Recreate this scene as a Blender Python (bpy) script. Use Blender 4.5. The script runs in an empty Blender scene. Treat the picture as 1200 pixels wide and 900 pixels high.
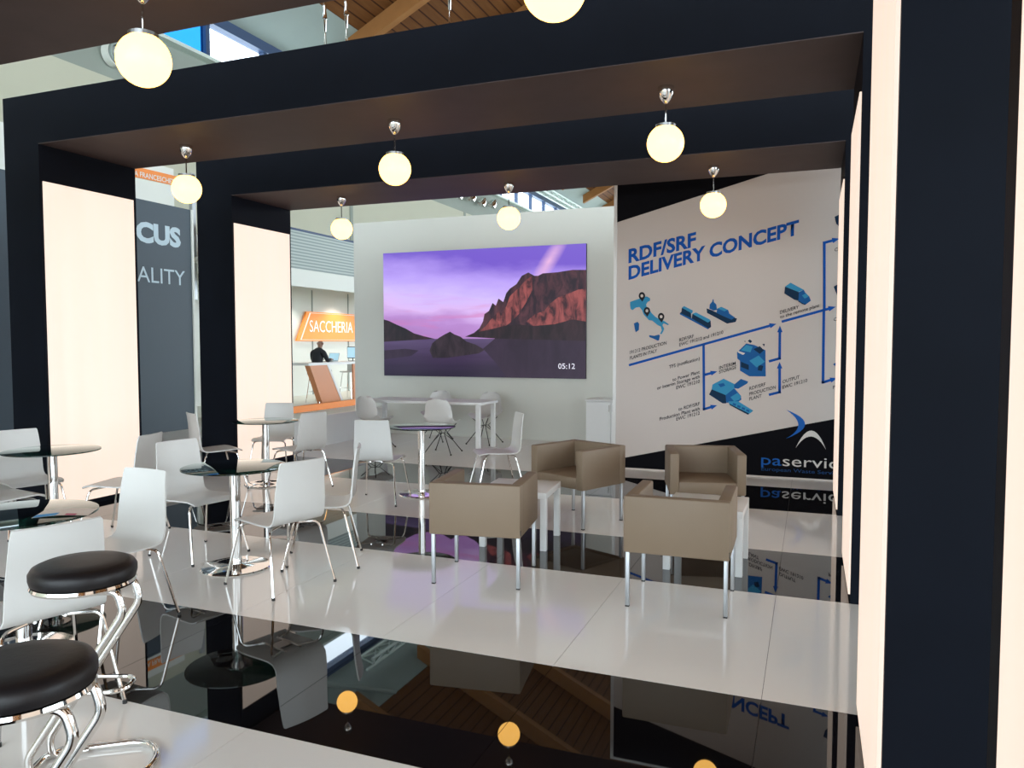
import bpy, bmesh, math, random
from mathutils import Vector, Matrix
R = math.radians
PI = math.pi
random.seed(7)
sc = bpy.context.scene
col = sc.collection

# ------------------------------------------------------------------ camera
FPX, CAMH, YAW, PIT = 895.0, 1.62, R(21.36), R(-3.0)
cam_d = bpy.data.cameras.new('camera'); cam = bpy.data.objects.new('camera', cam_d); col.objects.link(cam)
cam_d.sensor_fit = 'HORIZONTAL'; cam_d.sensor_width = 36.0; cam_d.lens = FPX / 1200.0 * 36.0
cam_d.clip_start = 0.02; cam_d.clip_end = 400
cam.location = (0, 0, CAMH); cam.rotation_euler = (PI / 2 + PIT, 0, YAW)
sc.camera = cam

# ------------------------------------------------------------------ world, exposure
w = bpy.data.worlds.new('sky'); sc.world = w; w.use_nodes = True
bg = w.node_tree.nodes['Background']
bg.inputs[0].default_value = (0.80, 0.92, 1.0, 1); bg.inputs[1].default_value = 6.0
vs = sc.view_settings
vs.view_transform = 'Standard'; vs.look = 'None'; vs.gamma = 1.0; vs.use_curve_mapping = False
vs.exposure = 0.0

# ------------------------------------------------------------------ measuring helpers (camera calibration of the photograph)
Fh = Vector((-math.sin(YAW), math.cos(YAW), 0)); Rv = Vector((math.cos(YAW), math.sin(YAW), 0)); Zv = Vector((0, 0, 1))
Fv = Fh * math.cos(PIT) + Zv * math.sin(PIT); Uv = Zv * math.cos(PIT) - Fh * math.sin(PIT)
C0 = Vector((0, 0, CAMH))
def ray(x, y): return Fv + Rv * ((x - 600) / FPX) - Uv * ((y - 450) / FPX)
def onz(x, y, z=0.0):
    d = ray(x, y); return C0 + d * ((z - CAMH) / d.z)
def ony(x, y, Y):
    d = ray(x, y); return C0 + d * (Y / d.y)
def onx(x, y, X):
    d = ray(x, y); return C0 + d * (X / d.x)

# ------------------------------------------------------------------ materials
M = {}
def mat(name, color=(.8, .8, .8), rough=.5, metal=0., ior=1.5, emit=None, estr=0., coat=0., spec=None, noise=None, bump=None):
    m = bpy.data.materials.new(name); m.use_nodes = True; M[name] = m
    nt = m.node_tree; p = nt.nodes['Principled BSDF']
    p.inputs['Base Color'].default_value = (*color, 1); p.inputs['Roughness'].default_value = rough
    p.inputs['Metallic'].default_value = metal; p.inputs['IOR'].default_value = ior
    if spec is not None: p.inputs['Specular IOR Level'].default_value = spec
    if coat: p.inputs['Coat Weight'].default_value = coat; p.inputs['Coat Roughness'].default_value = .05
    if emit: p.inputs['Emission Color'].default_value = (*emit, 1); p.inputs['Emission Strength'].default_value = estr
    if noise or bump:
        tc = nt.nodes.new('ShaderNodeTexCoord')
        nz = nt.nodes.new('ShaderNodeTexNoise'); nz.inputs['Detail'].default_value = 5
        nt.links.new(tc.outputs['Object'], nz.inputs['Vector'])
    if noise:   # (scale, amount)
        nz.inputs['Scale'].default_value = noise[0]
        mx = nt.nodes.new('ShaderNodeMix'); mx.data_type = 'RGBA'
        mx.inputs[6].default_value = (*[c * (1 - noise[1]) for c in color], 1)
        mx.inputs[7].default_value = (*[min(1, c * (1 + noise[1])) for c in color], 1)
        nt.links.new(nz.outputs['Fac'], mx.inputs[0]); nt.links.new(mx.outputs[2], p.inputs['Base Color'])
    if bump:    # (scale, strength)
        n2 = nt.nodes.new('ShaderNodeTexNoise'); n2.inputs['Scale'].default_value = bump[0]; n2.inputs['Detail'].default_value = 3
        nt.links.new(tc.outputs['Object'], n2.inputs['Vector'])
        b = nt.nodes.new('ShaderNodeBump'); b.inputs['Strength'].default_value = bump[1]; b.inputs['Distance'].default_value = .01
        nt.links.new(n2.outputs['Fac'], b.inputs['Height']); nt.links.new(b.outputs[0], p.inputs['Normal'])
    return m
mat('soffit_glow_tint', (.072, .053, .052), .6, spec=.15, noise=(3, .2))  # beam undersides: warm glow of the globe lamps put into the brown
mat('black_paint', (.0040, .0054, .0098), .6, spec=.08, noise=(3, .25))
mat('white_tile', (.80, .785, .755), .07, ior=1.5, noise=(1.2, .03))
mat('black_tile', (.004, .004, .005), .015, ior=1.6)
mat('joint', (.10, .09, .085), .6)
mat('white_wall', (.66, .67, .61), .45, noise=(2, .02))
mat('white_lacquer', (.74, .75, .74), .28)
mat('white_ply', (.63, .63, .61), .32, noise=(6, .03))
mat('chrome', (.78, .77, .75), .07, 1.)
mat('satin_steel', (.50, .50, .50), .3, 1.)
mat('grey_metal', (.42, .44, .46), .35, .6)
mat('black_leather', (.007, .006, .007), .42, spec=.35, bump=(60, .06))
mat('beige_leather', (.215, .158, .105), .55, bump=(140, .06), noise=(4, .05))
mat('rubber', (.02, .02, .02), .7)
mat('print_white', (.60, .545, .51), .5, spec=.2)
mat('print_black', (.004, .004, .006), .5, spec=.05)
mat('print_blue', (.006, .085, .40), .5, spec=.1)
mat('print_ink', (.02, .022, .03), .5, spec=.1)
mat('icon_dark', (.006, .03, .075), .5, spec=.1)
mat('icon_mid', (.012, .11, .33), .5, spec=.1)
mat('icon_light', (.04, .28, .50), .5, spec=.1)
mat('logo_blue', (.015, .12, .45), .5, spec=.1)
mat('logo_dim', (.015, .055, .16), .5, spec=.1)
mat('logo_white', (.66, .63, .60), .5)
mat('cream_wall', (.50, .495, .385), .8, noise=(.3, .06))
mat('soffit', (.27, .30, .26), .8, noise=(.5, .1))
mat('grey_roof', (.30, .35, .32), .7, noise=(.6, .1))
mat('dark_frame', (.03, .06, .13), .5)
mat('truss_steel', (.60, .68, .62), .5, .2)
mat('aisle', (.66, .70, .67), .6, noise=(1.5, .05))
mat('focus_wall', (.040, .062, .082), .5, noise=(.8, .08))
mat('focus_letters', (.48, .60, .66), .5)
mat('stand_white', (.70, .72, .66), .5)
mat('stand_orange', (.85, .25, .035), .45)
mat('sign_orange', (.90, .28, .03), .45, emit=(1.0, .26, .02), estr=.25)
mat('sign_white', (.85, .85, .82), .5, emit=(1, .95, .9), estr=.25)
mat('counter_orange', (.62, .25, .11), .35)
mat('skin', (.30, .17, .12), .55)
mat('dark_cloth', (.012, .013, .018), .8)
mat('screen_blue', (.1, .2, .3), .3, emit=(.45, .7, .8), estr=.9)
mat('black_plastic', (.015, .015, .017), .4)
mat('silver_plastic', (.5, .52, .52), .35, .5)
mat('paper', (.70, .62, .55), .6)
mat('paper_blue', (.05, .30, .60), .6)
mat('paper_red', (.50, .08, .15), .6)
mat('globe_glow', (.10, .09, .06), .4, emit=(1.0, .53, .115), estr=6.6)
mat('clock_white', (.8, .8, .85), .5, emit=(.75, .72, .85), estr=.8)

def m_lightbox():
    m = mat('lightbox', (.35, .33, .31), .6, emit=(1, .80, .66), estr=.9); nt = m.node_tree; p = nt.nodes['Principled BSDF']
    tc = nt.nodes.new('ShaderNodeTexCoord'); mp = nt.nodes.new('ShaderNodeMapping'); mp.inputs['Scale'].default_value = (7, 7, .5)
    nz = nt.nodes.new('ShaderNodeTexNoise'); nz.inputs['Scale'].default_value = 1.0; nz.inputs['Detail'].default_value = 2
    mr = nt.nodes.new('ShaderNodeMapRange'); mr.inputs['To Min'].default_value = .80; mr.inputs['To Max'].default_value = .95
    nt.links.new(tc.outputs['Object'], mp.inputs[0]); nt.links.new(mp.outputs[0], nz.inputs['Vector'])
    nt.links.new(nz.outputs['Fac'], mr.inputs[0]); nt.links.new(mr.outputs[0], p.inputs['Emission Strength'])
m_lightbox()
def m_glass(name, tint, refl=1.5):
    m = bpy.data.materials.new(name); m.use_nodes = True; M[name] = m; nt = m.node_tree; nt.nodes.clear()
    o = nt.nodes.new('ShaderNodeOutputMaterial'); mx = nt.nodes.new('ShaderNodeMixShader'); fr = nt.nodes.new('ShaderNodeFresnel'); fr.inputs[0].default_value = refl
    t = nt.nodes.new('ShaderNodeBsdfTransparent'); t.inputs[0].default_value = (*tint, 1)
    g = nt.nodes.new('ShaderNodeBsdfGlossy'); g.inputs['Roughness'].default_value = .02; g.inputs[0].default_value = (.95, 1, .98, 1)
    ge = nt.nodes.new('ShaderNodeNewGeometry'); sb = nt.nodes.new('ShaderNodeMath'); sb.operation = 'SUBTRACT'; sb.inputs[0].default_value = 1; nt.links.new(ge.outputs['Backfacing'], sb.inputs[1])
    mu = nt.nodes.new('ShaderNodeMath'); mu.operation = 'MULTIPLY'; nt.links.new(fr.outputs[0], mu.inputs[0]); nt.links.new(sb.outputs[0], mu.inputs[1])   # one clean reflection from the outer face of the pane
    nt.links.new(mu.outputs[0], mx.inputs[0]); nt.links.new(t.outputs[0], mx.inputs[1]); nt.links.new(g.outputs[0], mx.inputs[2]); nt.links.new(mx.outputs[0], o.inputs[0])
m_glass('table_glass', (.86, .94, .91), 1.5)
m_glass('dark_reflection_glass', (.45, .46, .48), 1.5)  # clear glass top mirroring dark surroundings: that darkness is put into the tint
m_glass('glass_edge', (.06, .16, .14), 1.5)
m_glass('window_glass', (.97, .98, 1.0), 1.3)
m_glass('window_blue', (.10, .33, .55), 1.3)
def m_wood():
    m = mat('roof_wood', (.42, .17, .05), .7, spec=.1); nt = m.node_tree; p = nt.nodes['Principled BSDF']
    tc = nt.nodes.new('ShaderNodeTexCoord'); sp = nt.nodes.new('ShaderNodeSeparateXYZ'); nt.links.new(tc.outputs['Object'], sp.inputs[0])
    ml = nt.nodes.new('ShaderNodeMath'); ml.operation = 'MULTIPLY'; ml.inputs[1].default_value = 1 / .42; nt.links.new(sp.outputs['X'], ml.inputs[0])
    fr = nt.nodes.new('ShaderNodeMath'); fr.operation = 'FRACT'; nt.links.new(ml.outputs[0], fr.inputs[0])
    gt = nt.nodes.new('ShaderNodeMath'); gt.operation = 'LESS_THAN'; gt.inputs[1].default_value = .14; nt.links.new(fr.outputs[0], gt.inputs[0])
    mp = nt.nodes.new('ShaderNodeMapping'); mp.inputs['Scale'].default_value = (3, .3, 3); nt.links.new(tc.outputs['Object'], mp.inputs[0])
    nz = nt.nodes.new('ShaderNodeTexNoise'); nz.inputs['Scale'].default_value = 2; nt.links.new(mp.outputs[0], nz.inputs['Vector'])
    cr = nt.nodes.new('ShaderNodeValToRGB'); cr.color_ramp.elements[0].color = (.105, .038, .011, 1); cr.color_ramp.elements[1].color = (.18, .075, .024, 1); nt.links.new(nz.outputs['Fac'], cr.inputs[0])
    mx = nt.nodes.new('ShaderNodeMix'); mx.data_type = 'RGBA'; nt.links.new(gt.outputs[0], mx.inputs[0]); nt.links.new(cr.outputs[0], mx.inputs[6]); mx.inputs[7].default_value = (.045, .015, .006, 1)
    nt.links.new(mx.outputs[2], p.inputs['Base Color'])
m_wood()
mat('glulam', (.30, .135, .045), .65, spec=.1, noise=(1.5, .2))
def m_slats():
    m = mat('slat_band', (.32, .38, .36), .5); nt = m.node_tree; p = nt.nodes['Principled BSDF']
    tc = nt.nodes.new('ShaderNodeTexCoord'); wv = nt.nodes.new('ShaderNodeTexWave'); wv.bands_direction = 'Z'; wv.inputs['Scale'].default_value = 4.2; wv.inputs['Distortion'].default_value = .3
    nt.links.new(tc.outputs['Object'], wv.inputs['Vector'])
    cr = nt.nodes.new('ShaderNodeValToRGB'); cr.color_ramp.elements[0].color = (.20, .25, .24, 1); cr.color_ramp.elements[1].color = (.42, .48, .45, 1)
    nt.links.new(wv.outputs['Fac'], cr.inputs[0]); nt.links.new(cr.outputs[0], p.inputs['Base Color'])
m_slats()
SCR_W, SCR_H = 3.80, 2.165
def m_screen():   # the picture on the display: dusk sky over a dark lake (object space: x along, z up from the lower left corner)
    m = bpy.data.materials.new('screen_picture'); m.use_nodes = True; M['screen_picture'] = m; nt = m.node_tree; p = nt.nodes['Principled BSDF']
    p.inputs['Base Color'].default_value = (.01, .01, .012, 1); p.inputs['Roughness'].default_value = .35
    N = nt.nodes.new; L = nt.links.new
    tc = N('ShaderNodeTexCoord'); sp = N('ShaderNodeSeparateXYZ'); L(tc.outputs['Object'], sp.inputs[0])
    v = N('ShaderNodeMath'); v.operation = 'DIVIDE'; v.inputs[1].default_value = SCR_H; L(sp.outputs['Z'], v.inputs[0])
    u = N('ShaderNodeMath'); u.operation = 'DIVIDE'; u.inputs[1].default_value = SCR_W; L(sp.outputs['X'], u.inputs[0])
    mp = N('ShaderNodeMapping'); mp.inputs['Scale'].default_value = (.7, 1, 2.2); mp.inputs['Rotation'].default_value = (0, R(18), 0); L(tc.outputs['Object'], mp.inputs[0])
    nz = N('ShaderNodeTexNoise'); nz.inputs['Scale'].default_value = 1.3; nz.inputs['Detail'].default_value = 5; nz.inputs['Roughness'].default_value = .5; L(mp.outputs[0], nz.inputs['Vector'])
    # warp the height with cloud noise, then colour by height
    a = N('ShaderNodeMath'); a.operation = 'MULTIPLY_ADD'; L(nz.outputs['Fac'], a.inputs[0]); a.inputs[1].default_value = -.30; a.inputs[2].default_value = .15
    b = N('ShaderNodeMath'); b.operation = 'ADD'; L(v.outputs[0], b.inputs[0]); L(a.outputs[0], b.inputs[1])
    c = N('ShaderNodeMath'); c.operation = 'MULTIPLY_ADD'; L(u.outputs[0], c.inputs[0]); c.inputs[1].default_value = .16; c.inputs[2].default_value = -.06
    d = N('ShaderNodeMath'); d.operation = 'ADD'; L(b.outputs[0], d.inputs[0]); L(c.outputs[0], d.inputs[1])
    sky = N('ShaderNodeValToRGB'); L(d.outputs[0], sky.inputs[0]); r = sky.color_ramp
    for pos, cc in ((.30, (.34, .16, .42)), (.42, (.42, .22, .55)), (.52, (.62, .42, .78)), (.64, (.56, .44, .86)), (.80, (.40, .28, .78)), (.97, (.15, .08, .52))):
        e = r.elements.new(pos); e.color = (*cc, 1)
    r.elements.remove(r.elements[0]); r.elements.remove(r.elements[len(r.elements) - 1])
    # pink streaks low on the left
    mp2 = N('ShaderNodeMapping'); mp2.inputs['Scale'].default_value = (.5, 1, 5); mp2.inputs['Rotation'].default_value = (0, R(-8), 0); L(tc.outputs['Object'], mp2.inputs[0])
    n2 = N('ShaderNodeTexNoise'); n2.inputs['Scale'].default_value = 1.6; n2.inputs['Detail'].default_value = 3; L(mp2.outputs[0], n2.inputs['Vector'])
    mr = N('ShaderNodeMapRange'); mr.inputs['From Min'].default_value = .52; mr.inputs['From Max'].default_value = .68; L(n2.outputs['Fac'], mr.inputs[0])
    lf = N('ShaderNodeMapRange'); lf.inputs['From Min'].default_value = .75; lf.inputs['From Max'].default_value = .30; L(v.outputs[0], lf.inputs[0])
    ml = N('ShaderNodeMath'); ml.operation = 'MULTIPLY'; L(mr.outputs[0], ml.inputs[0]); L(lf.outputs[0], ml.inputs[1])
    pk = N('ShaderNodeMix'); pk.data_type = 'RGBA'; L(ml.outputs[0], pk.inputs[0]); L(sky.outputs[0], pk.inputs[6]); pk.inputs[7].default_value = (.55, .16, .42, 1)
    cm = N('ShaderNodeMapping'); cm.vector_type = 'TEXTURE'; cm.inputs['Location'].default_value = (.83 * SCR_W, 0, .90 * SCR_H); cm.inputs['Rotation'].default_value = (0, R(-55), 0); cm.inputs['Scale'].default_value = (.62, 1, .15); L(tc.outputs['Object'], cm.inputs[0])
    cg = N('ShaderNodeTexGradient'); cg.gradient_type = 'SPHERICAL'; L(cm.outputs[0], cg.inputs[0])
    cmul = N('ShaderNodeMath'); cmul.operation = 'MULTIPLY'; L(cg.outputs['Fac'], cmul.inputs[0]); L(nz.outputs['Fac'], cmul.inputs[1])
    cmu2 = N('ShaderNodeMath'); cmu2.operation = 'MULTIPLY'; cmu2.use_clamp = True; L(cmul.outputs[0], cmu2.inputs[0]); cmu2.inputs[1].default_value = 2.0
    pc = N('ShaderNodeMix'); pc.data_type = 'RGBA'; L(cmu2.outputs[0], pc.inputs[0]); L(pk.outputs[2], pc.inputs[6]); pc.inputs[7].default_value = (.68, .40, .66, 1); pk = pc
    wat = N('ShaderNodeValToRGB'); r = wat.color_ramp; r.elements[0].position = 0; r.elements[0].color = (.012, .007, .026, 1); r.elements[1].position = .31; r.elements[1].color = (.085, .055, .14, 1)
    e = r.elements.new(.16); e.color = (.035, .018, .06, 1)
    a2 = N('ShaderNodeMath'); a2.operation = 'MULTIPLY_ADD'; L(n2.outputs['Fac'], a2.inputs[0]); a2.inputs[1].default_value = .16; L(v.outputs[0], a2.inputs[2])
    a3 = N('ShaderNodeMath'); a3.operation = 'SUBTRACT'; L(a2.outputs[0], a3.inputs[0]); a3.inputs[1].default_value = .08; L(a3.outputs[0], wat.inputs[0])
    hz = N('ShaderNodeMath'); hz.operation = 'GREATER_THAN'; hz.inputs[1].default_value = .305; L(v.outputs[0], hz.inputs[0])
    fin = N('ShaderNodeMix'); fin.data_type = 'RGBA'; L(hz.outputs[0], fin.inputs[0]); L(wat.outputs[0], fin.inputs[6]); L(pk.outputs[2], fin.inputs[7])
    L(fin.outputs[2], p.inputs['Emission Color']); p.inputs['Emission Strength'].default_value = 1.2
m_screen()
def m_rock(name, dark, light, scale, lo, hi, rot):
    m = bpy.data.materials.new(name); m.use_nodes = True; M[name] = m; nt = m.node_tree; p = nt.nodes['Principled BSDF']
    p.inputs['Base Color'].default_value = (.01, .01, .01, 1)
    tc = nt.nodes.new('ShaderNodeTexCoord'); mp = nt.nodes.new('ShaderNodeMapping'); mp.inputs['Rotation'].default_value = (0, R(rot), 0); mp.inputs['Scale'].default_value = (1.6, 1, .6)
    nz = nt.nodes.new('ShaderNodeTexNoise'); nz.inputs['Scale'].default_value = scale; nz.inputs['Detail'].default_value = 8; nz.inputs['Roughness'].default_value = .62; nz.inputs['Distortion'].default_value = .6
    cr = nt.nodes.new('ShaderNodeValToRGB'); cr.color_ramp.elements[0].position = lo; cr.color_ramp.elements[0].color = (*dark, 1); cr.color_ramp.elements[1].position = hi; cr.color_ramp.elements[1].color = (*light, 1)
    nt.links.new(tc.outputs['Object'], mp.inputs[0]); nt.links.new(mp.outputs[0], nz.inputs['Vector']); nt.links.new(nz.outputs['Fac'], cr.inputs[0]); nt.links.new(cr.outputs[0], p.inputs['Emission Color']); p.inputs['Emission Strength'].default_value = 1.
m_rock('cliff_dark', (.016, .010, .022), (.12, .040, .055), 5.0, .42, .72, 25)
m_rock('cliff_red', (.035, .012, .022), (.36, .085, .085), 5.5, .40, .62, 28)
m_rock('cliff_foot', (.008, .006, .012), (.05, .022, .034), 3.5, .4, .75, 0)
m_rock('rock_dark', (.010, .007, .014), (.055, .034, .050), 4.0, .35, .75, -30)
m_rock('water_shade', (.020, .011, .030), (.040, .022, .052), 2.0, .3, .7, 90)

# ------------------------------------------------------------------ mesh helpers
class MB:
    def __init__(s): s.v = []; s.f = []; s.sm = []
    def add(s, vs, fs, smooth=False):
        o = len(s.v); s.v += [tuple(p) for p in vs]
        for f in fs: s.f.append(tuple(i + o for i in f)); s.sm.append(smooth)
        return s
    def box(s, x0, x1, y0, y1, z0, z1):
        return s.add([(x0, y0, z0), (x1, y0, z0), (x1, y1, z0), (x0, y1, z0), (x0, y0, z1), (x1, y0, z1), (x1, y1, z1), (x0, y1, z1)],
                     [(0, 3, 2, 1), (4, 5, 6, 7), (0, 1, 5, 4), (1, 2, 6, 5), (2, 3, 7, 6), (3, 0, 4, 7)])
    def rbox(s, x0, x1, y0, y1, z0, z1, r=.01, seg=2):
        bm = bmesh.new(); bmesh.ops.create_cube(bm, size=1)
        for v in bm.verts: v.co = ((x0 + x1) / 2 + v.co.x * (x1 - x0), (y0 + y1) / 2 + v.co.y * (y1 - y0), (z0 + z1) / 2 + v.co.z * (z1 - z0))
        bmesh.ops.bevel(bm, geom=bm.edges[:], offset=r, segments=seg, profile=.5, affect='EDGES')
        bm.verts.index_update(); s.add([v.co[:] for v in bm.verts], [[v.index for v in f.verts] for f in bm.faces], True); bm.free(); return s
    def tube(s, pts, r, n=8, closed=False, cap=True):
        P = [Vector(p) for p in pts]; k = len(P); rings = []; prev = None
        for i in range(k):
            if closed: t = (P[(i + 1) % k] - P[i - 1])
            else: t = P[min(i + 1, k - 1)] - P[max(i - 1, 0)]
            t.normalize()
            if prev is None:
                a = Vector((0, 0, 1)) if abs(t.z) < .9 else Vector((1, 0, 0)); u = t.cross(a).normalized()
            else: u = (prev - t * prev.dot(t)).normalized()
            prev = u; w_ = t.cross(u); rr = r[i] if isinstance(r, (list, tuple)) else r
            rings.append([P[i] + (u * math.cos(2 * PI * j / n) + w_ * math.sin(2 * PI * j / n)) * rr for j in range(n)])
        vs = [v for g in rings for v in g]; fs = []
        for i in range(k if closed else k - 1):
            a, b = i * n, ((i + 1) % k) * n
            for j in range(n): fs.append((a + j, a + (j + 1) % n, b + (j + 1) % n, b + j))
        if cap and not closed: fs.append(tuple(range(n - 1, -1, -1))); fs.append(tuple((k - 1) * n + j for j in range(n)))
        return s.add(vs, fs, True)
    def lathe(s, prof, n=32, c=(0, 0, 0)):
        vs = []; fs = []; k = len(prof)
        for (r, z) in prof:
            for j in range(n): vs.append((c[0] + r * math.cos(2 * PI * j / n), c[1] + r * math.sin(2 * PI * j / n), c[2] + z))
        for i in range(k - 1):
            for j in range(n): fs.append((i * n + j, i * n + (j + 1) % n, (i + 1) * n + (j + 1) % n, (i + 1) * n + j))
        if prof[0][0] > 1e-4: fs.append(tuple(range(n - 1, -1, -1)))
        if prof[-1][0] > 1e-4: fs.append(tuple((k - 1) * n + j for j in range(n)))
        return s.add(vs, fs, True)
    def prism(s, poly, d):      # planar polygon (list of Vector) pushed along vector d
        k = len(poly); A = [Vector(p) for p in poly]; B = [p + Vector(d) for p in A]
        return s.add(A + B, [tuple(range(k - 1, -1, -1)), tuple(range(k, 2 * k))] + [(i, (i + 1) % k, k + (i + 1) % k, k + i) for i in range(k)])
    def build(s, name, m, parent=None, loc=None):
        me = bpy.data.meshes.new(name); me.from_pydata(s.v, [], s.f); me.update()
        for p, q in zip(me.polygons, s.sm): p.use_smooth = q
        if any(s.sm): me.set_sharp_from_angle(angle=R(40))
        bm = bmesh.new(); bm.from_mesh(me); bmesh.ops.recalc_face_normals(bm, faces=bm.faces[:]); bm.to_mesh(me); bm.free()
        me.materials.append(M[m]); o = bpy.data.objects.new(name, me); col.objects.link(o)
        if parent: o.parent = parent
        if loc: o.location = loc
        return o
def tag(o, label=None, cat=None, group=None, kind=None):
    if label: o['label'] = label
    if cat: o['category'] = cat
    if group: o['group'] = group
    if kind: o['kind'] = kind
    return o
def empty(name, loc=(0, 0, 0), rz=0.0):
    o = bpy.data.objects.new(name, None); o.empty_display_size = .1; col.objects.link(o); o.location = loc; o.rotation_euler = (0, 0, rz); return o
def copy_tree(o, parent=None):
    c = o.copy(); col.objects.link(c); c.parent = parent
    for ch in [x for x in bpy.data.objects if x.parent == o]: copy_tree(ch, c)
    return c
def fillet(pts, r, n=4):
    P = [Vector(p) for p in pts]; out = [P[0]]
    for i in range(1, len(P) - 1):
        a, b, c = P[i - 1], P[i], P[i + 1]; d1 = (a - b); d2 = (c - b); q = min(r, d1.length * .48, d2.length * .48)
        s_, e_ = b + d1.normalized() * q, b + d2.normalized() * q
        for k in range(n + 1):
            t = k / n; out.append(s_ * (1 - t) ** 2 + b * 2 * t * (1 - t) + e_ * t * t)
    out.append(P[-1]); return out
_cap = {}
def text_mesh(txt, bold=0.0, space=1.0):
    cu = bpy.data.curves.new('t', 'FONT'); cu.body = txt; cu.size = 1; cu.offset = bold; cu.space_character = space; cu.resolution_u = 3
    ob = bpy.data.objects.new('t', cu); me = bpy.data.meshes.new_from_object(ob)
    bpy.data.objects.remove(ob); bpy.data.curves.remove(cu); return me
CAP = .70
def lettering(name, txt, origin, U, UP, m, parent, bold=0.0, space=1.0, skip=''):
    """flat lettering: baseline start, vector for the full width, vector for the cap height"""
    me = text_mesh(txt, bold, space); xs = [v.co.x for v in me.vertices]; x0, x1 = min(xs), max(xs)
    if skip:      # U measures only the tail of the word: extend backwards
        ms = text_mesh(skip, bold, space); xe = max(v.co.x for v in ms.vertices) + .04; bpy.data.meshes.remove(ms); x0 = xe
    origin, U, UP = Vector(origin), Vector(U), Vector(UP)
    for v in me.vertices: v.co = origin + U * ((v.co.x - x0) / (x1 - x0)) + UP * (v.co.y / CAP)
    me.name = name; me.materials.clear(); me.materials.append(M[m]); o = bpy.data.objects.new(name, me); col.objects.link(o); o.parent = parent
    return o

# ================================================================== THE HALL
WX = -20.0
flo = MB().box(-22, 34, -26, 92, -.14, -.06).build('floor_hall', 'aisle'); tag(flo, 'pale grey hall floor around the stand', kind='structure')
wl = empty('wall_left'); tag(wl, 'cream hall wall under a high window strip', kind='structure')
MB().box(WX - .3, WX, -26, 92, -.1, 9.7).build('cream_panel', 'cream_wall', wl)
MB().box(WX - .3, WX - .02, -26, 92, 9.7, 11.6).build('grey_band', 'soffit', wl)
MB().box(WX - .3, WX + .35, -26, 92, 11.5, 11.62).build('window_ledge', 'truss_steel', wl)
MB().box(WX - .3, WX + .1, -26, 92, 12.92, 13.3).build('window_head', 'dark_frame', wl)
for yy in (6, 18.2, 30.5, 43, 55, 67, 80): MB().box(WX, WX + .05, yy, yy + .22, 0, 9.7).build('wall_joint', 'soffit', wl)
win = empty('window_1'); tag(win, 'long strip of high windows on the hall wall', kind='structure')
pane_w = MB().box(WX - .13, WX - .11, 0, 2.9, 11.62, 12.92)
pw = pane_w.build('pane', 'window_glass', win); pb = None
y = -24.0; first = True
while y < 88:
    blue = 13 < y < 21
    if blue:
        if pb is None: pb = pane_w.build('pane', 'window_blue', win, (0, y, 0))
        else:
            q = pb.copy(); col.objects.link(q); q.location.y = y
    else:
        if first: pw.location.y = y; first = False
        else:
            q = pw.copy(); col.objects.link(q); q.location.y = y
    MB().box(WX - .22, WX + .02, y + 2.9, y + 3.1, 11.62, 12.92).build('mullion', 'dark_frame', win)
    y += 3.05
# pitched timber roof
SL = .5
def roofz(x): return 13.3 + SL * (x - WX) if x < 4 else 13.3 + SL * 24 - SL * (x - 4)
ceil = empty('ceiling'); tag(ceil, 'pitched timber hall roof with deep glued rafters', kind='structure')
def roof_sheet(name, xa, xb, m):
    za, zb = roofz(xa), roofz(xb)
    return MB().add([(xa, -26, za), (xb, -26, zb), (xb, 92, zb), (xa, 92, za), (xa, -26, za + .15), (xb, -26, zb + .15), (xb, 92, zb + .15), (xa, 92, za + .15)],
                    [(0, 1, 2, 3), (4, 5, 6, 7), (0, 1, 5, 4), (2, 3, 7, 6), (1, 2, 6, 5), (3, 0, 4, 7)]).build(name, m, ceil)
roof_sheet('metal_sheet', WX, -17.6, 'grey_roof'); roof_sheet('timber_sheet', -17.6, 4, 'roof_wood'); roof_sheet('timber_sheet', 4, 30, 'roof_wood')
def rafter(xa, xb):
    za, zb = roofz(xa) - .01, roofz(xb) - .01; h = 1.1
    return MB().add([(xa, 0, za - h * .6), (xb, 0, zb - h), (xb, .35, zb - h), (xa, .35, za - h * .6), (xa, 0, za), (xb, 0, zb), (xb, .35, zb), (xa, .35, za)],
                    [(0, 3, 2, 1), (4, 5, 6, 7), (0, 1, 5, 4), (1, 2, 6, 5), (2, 3, 7, 6), (3, 0, 4, 7)])
ra = rafter(-18.2, 4); rb_ = rafter(4, 30); oa = ob_ = None
for i, yy in enumerate([-20, -14, -8, -2, 4, 10, 16, 22, 27.6, 33.4, 39, 45, 51, 57, 63, 69, 75, 81, 87]):
    if oa is None: oa = ra.build('rafter', 'glulam', ceil, (0, yy, 0)); ob_ = rb_.build('rafter', 'glulam', ceil, (0, yy, 0))
    else:
        for s_ in (oa, ob_):
            q = s_.copy(); col.objects.link(q); q.location.y = yy
# steel strut under the grey edge of the roof and lattice girders along the wall
for yy in (27.0, 38.0, 49.0):
    MB().tube([(-19.9, yy, 13.0), (-17.6, yy + 3.2, 14.45)], .12, 6).build('strut', 'grey_roof', ceil)
def lattice(name, x, z, y0, y1, hh, ww, step, label):
    t = empty(name, (x, y0, z)); L = y1 - y0
    for (dx, dz) in ((-ww, 0), (ww, 0), (0, hh)):
        MB().tube([(dx, 0, dz), (dx, L, dz)], .07, 6).build('chord', 'truss_steel', t)
    mb = MB(); n = int(L / step)
    for i in range(n):
        a, b = i * step, (i + .5) * step
        for dx in (-ww, ww):
            mb.tube([(dx, a, 0), (0, b, hh)], .04, 5); mb.tube([(0, b, hh), (dx, a + step, 0)], .04, 5)
        mb.tube([(-ww, a, 0), (ww, a + step, 0)], .04, 5)
    tag(mb.build('lattice_bars', 'truss_steel', t), kind='stuff')
    tag(t, label, 'girder', 'steel lattice girders under the roof'); return t
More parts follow.
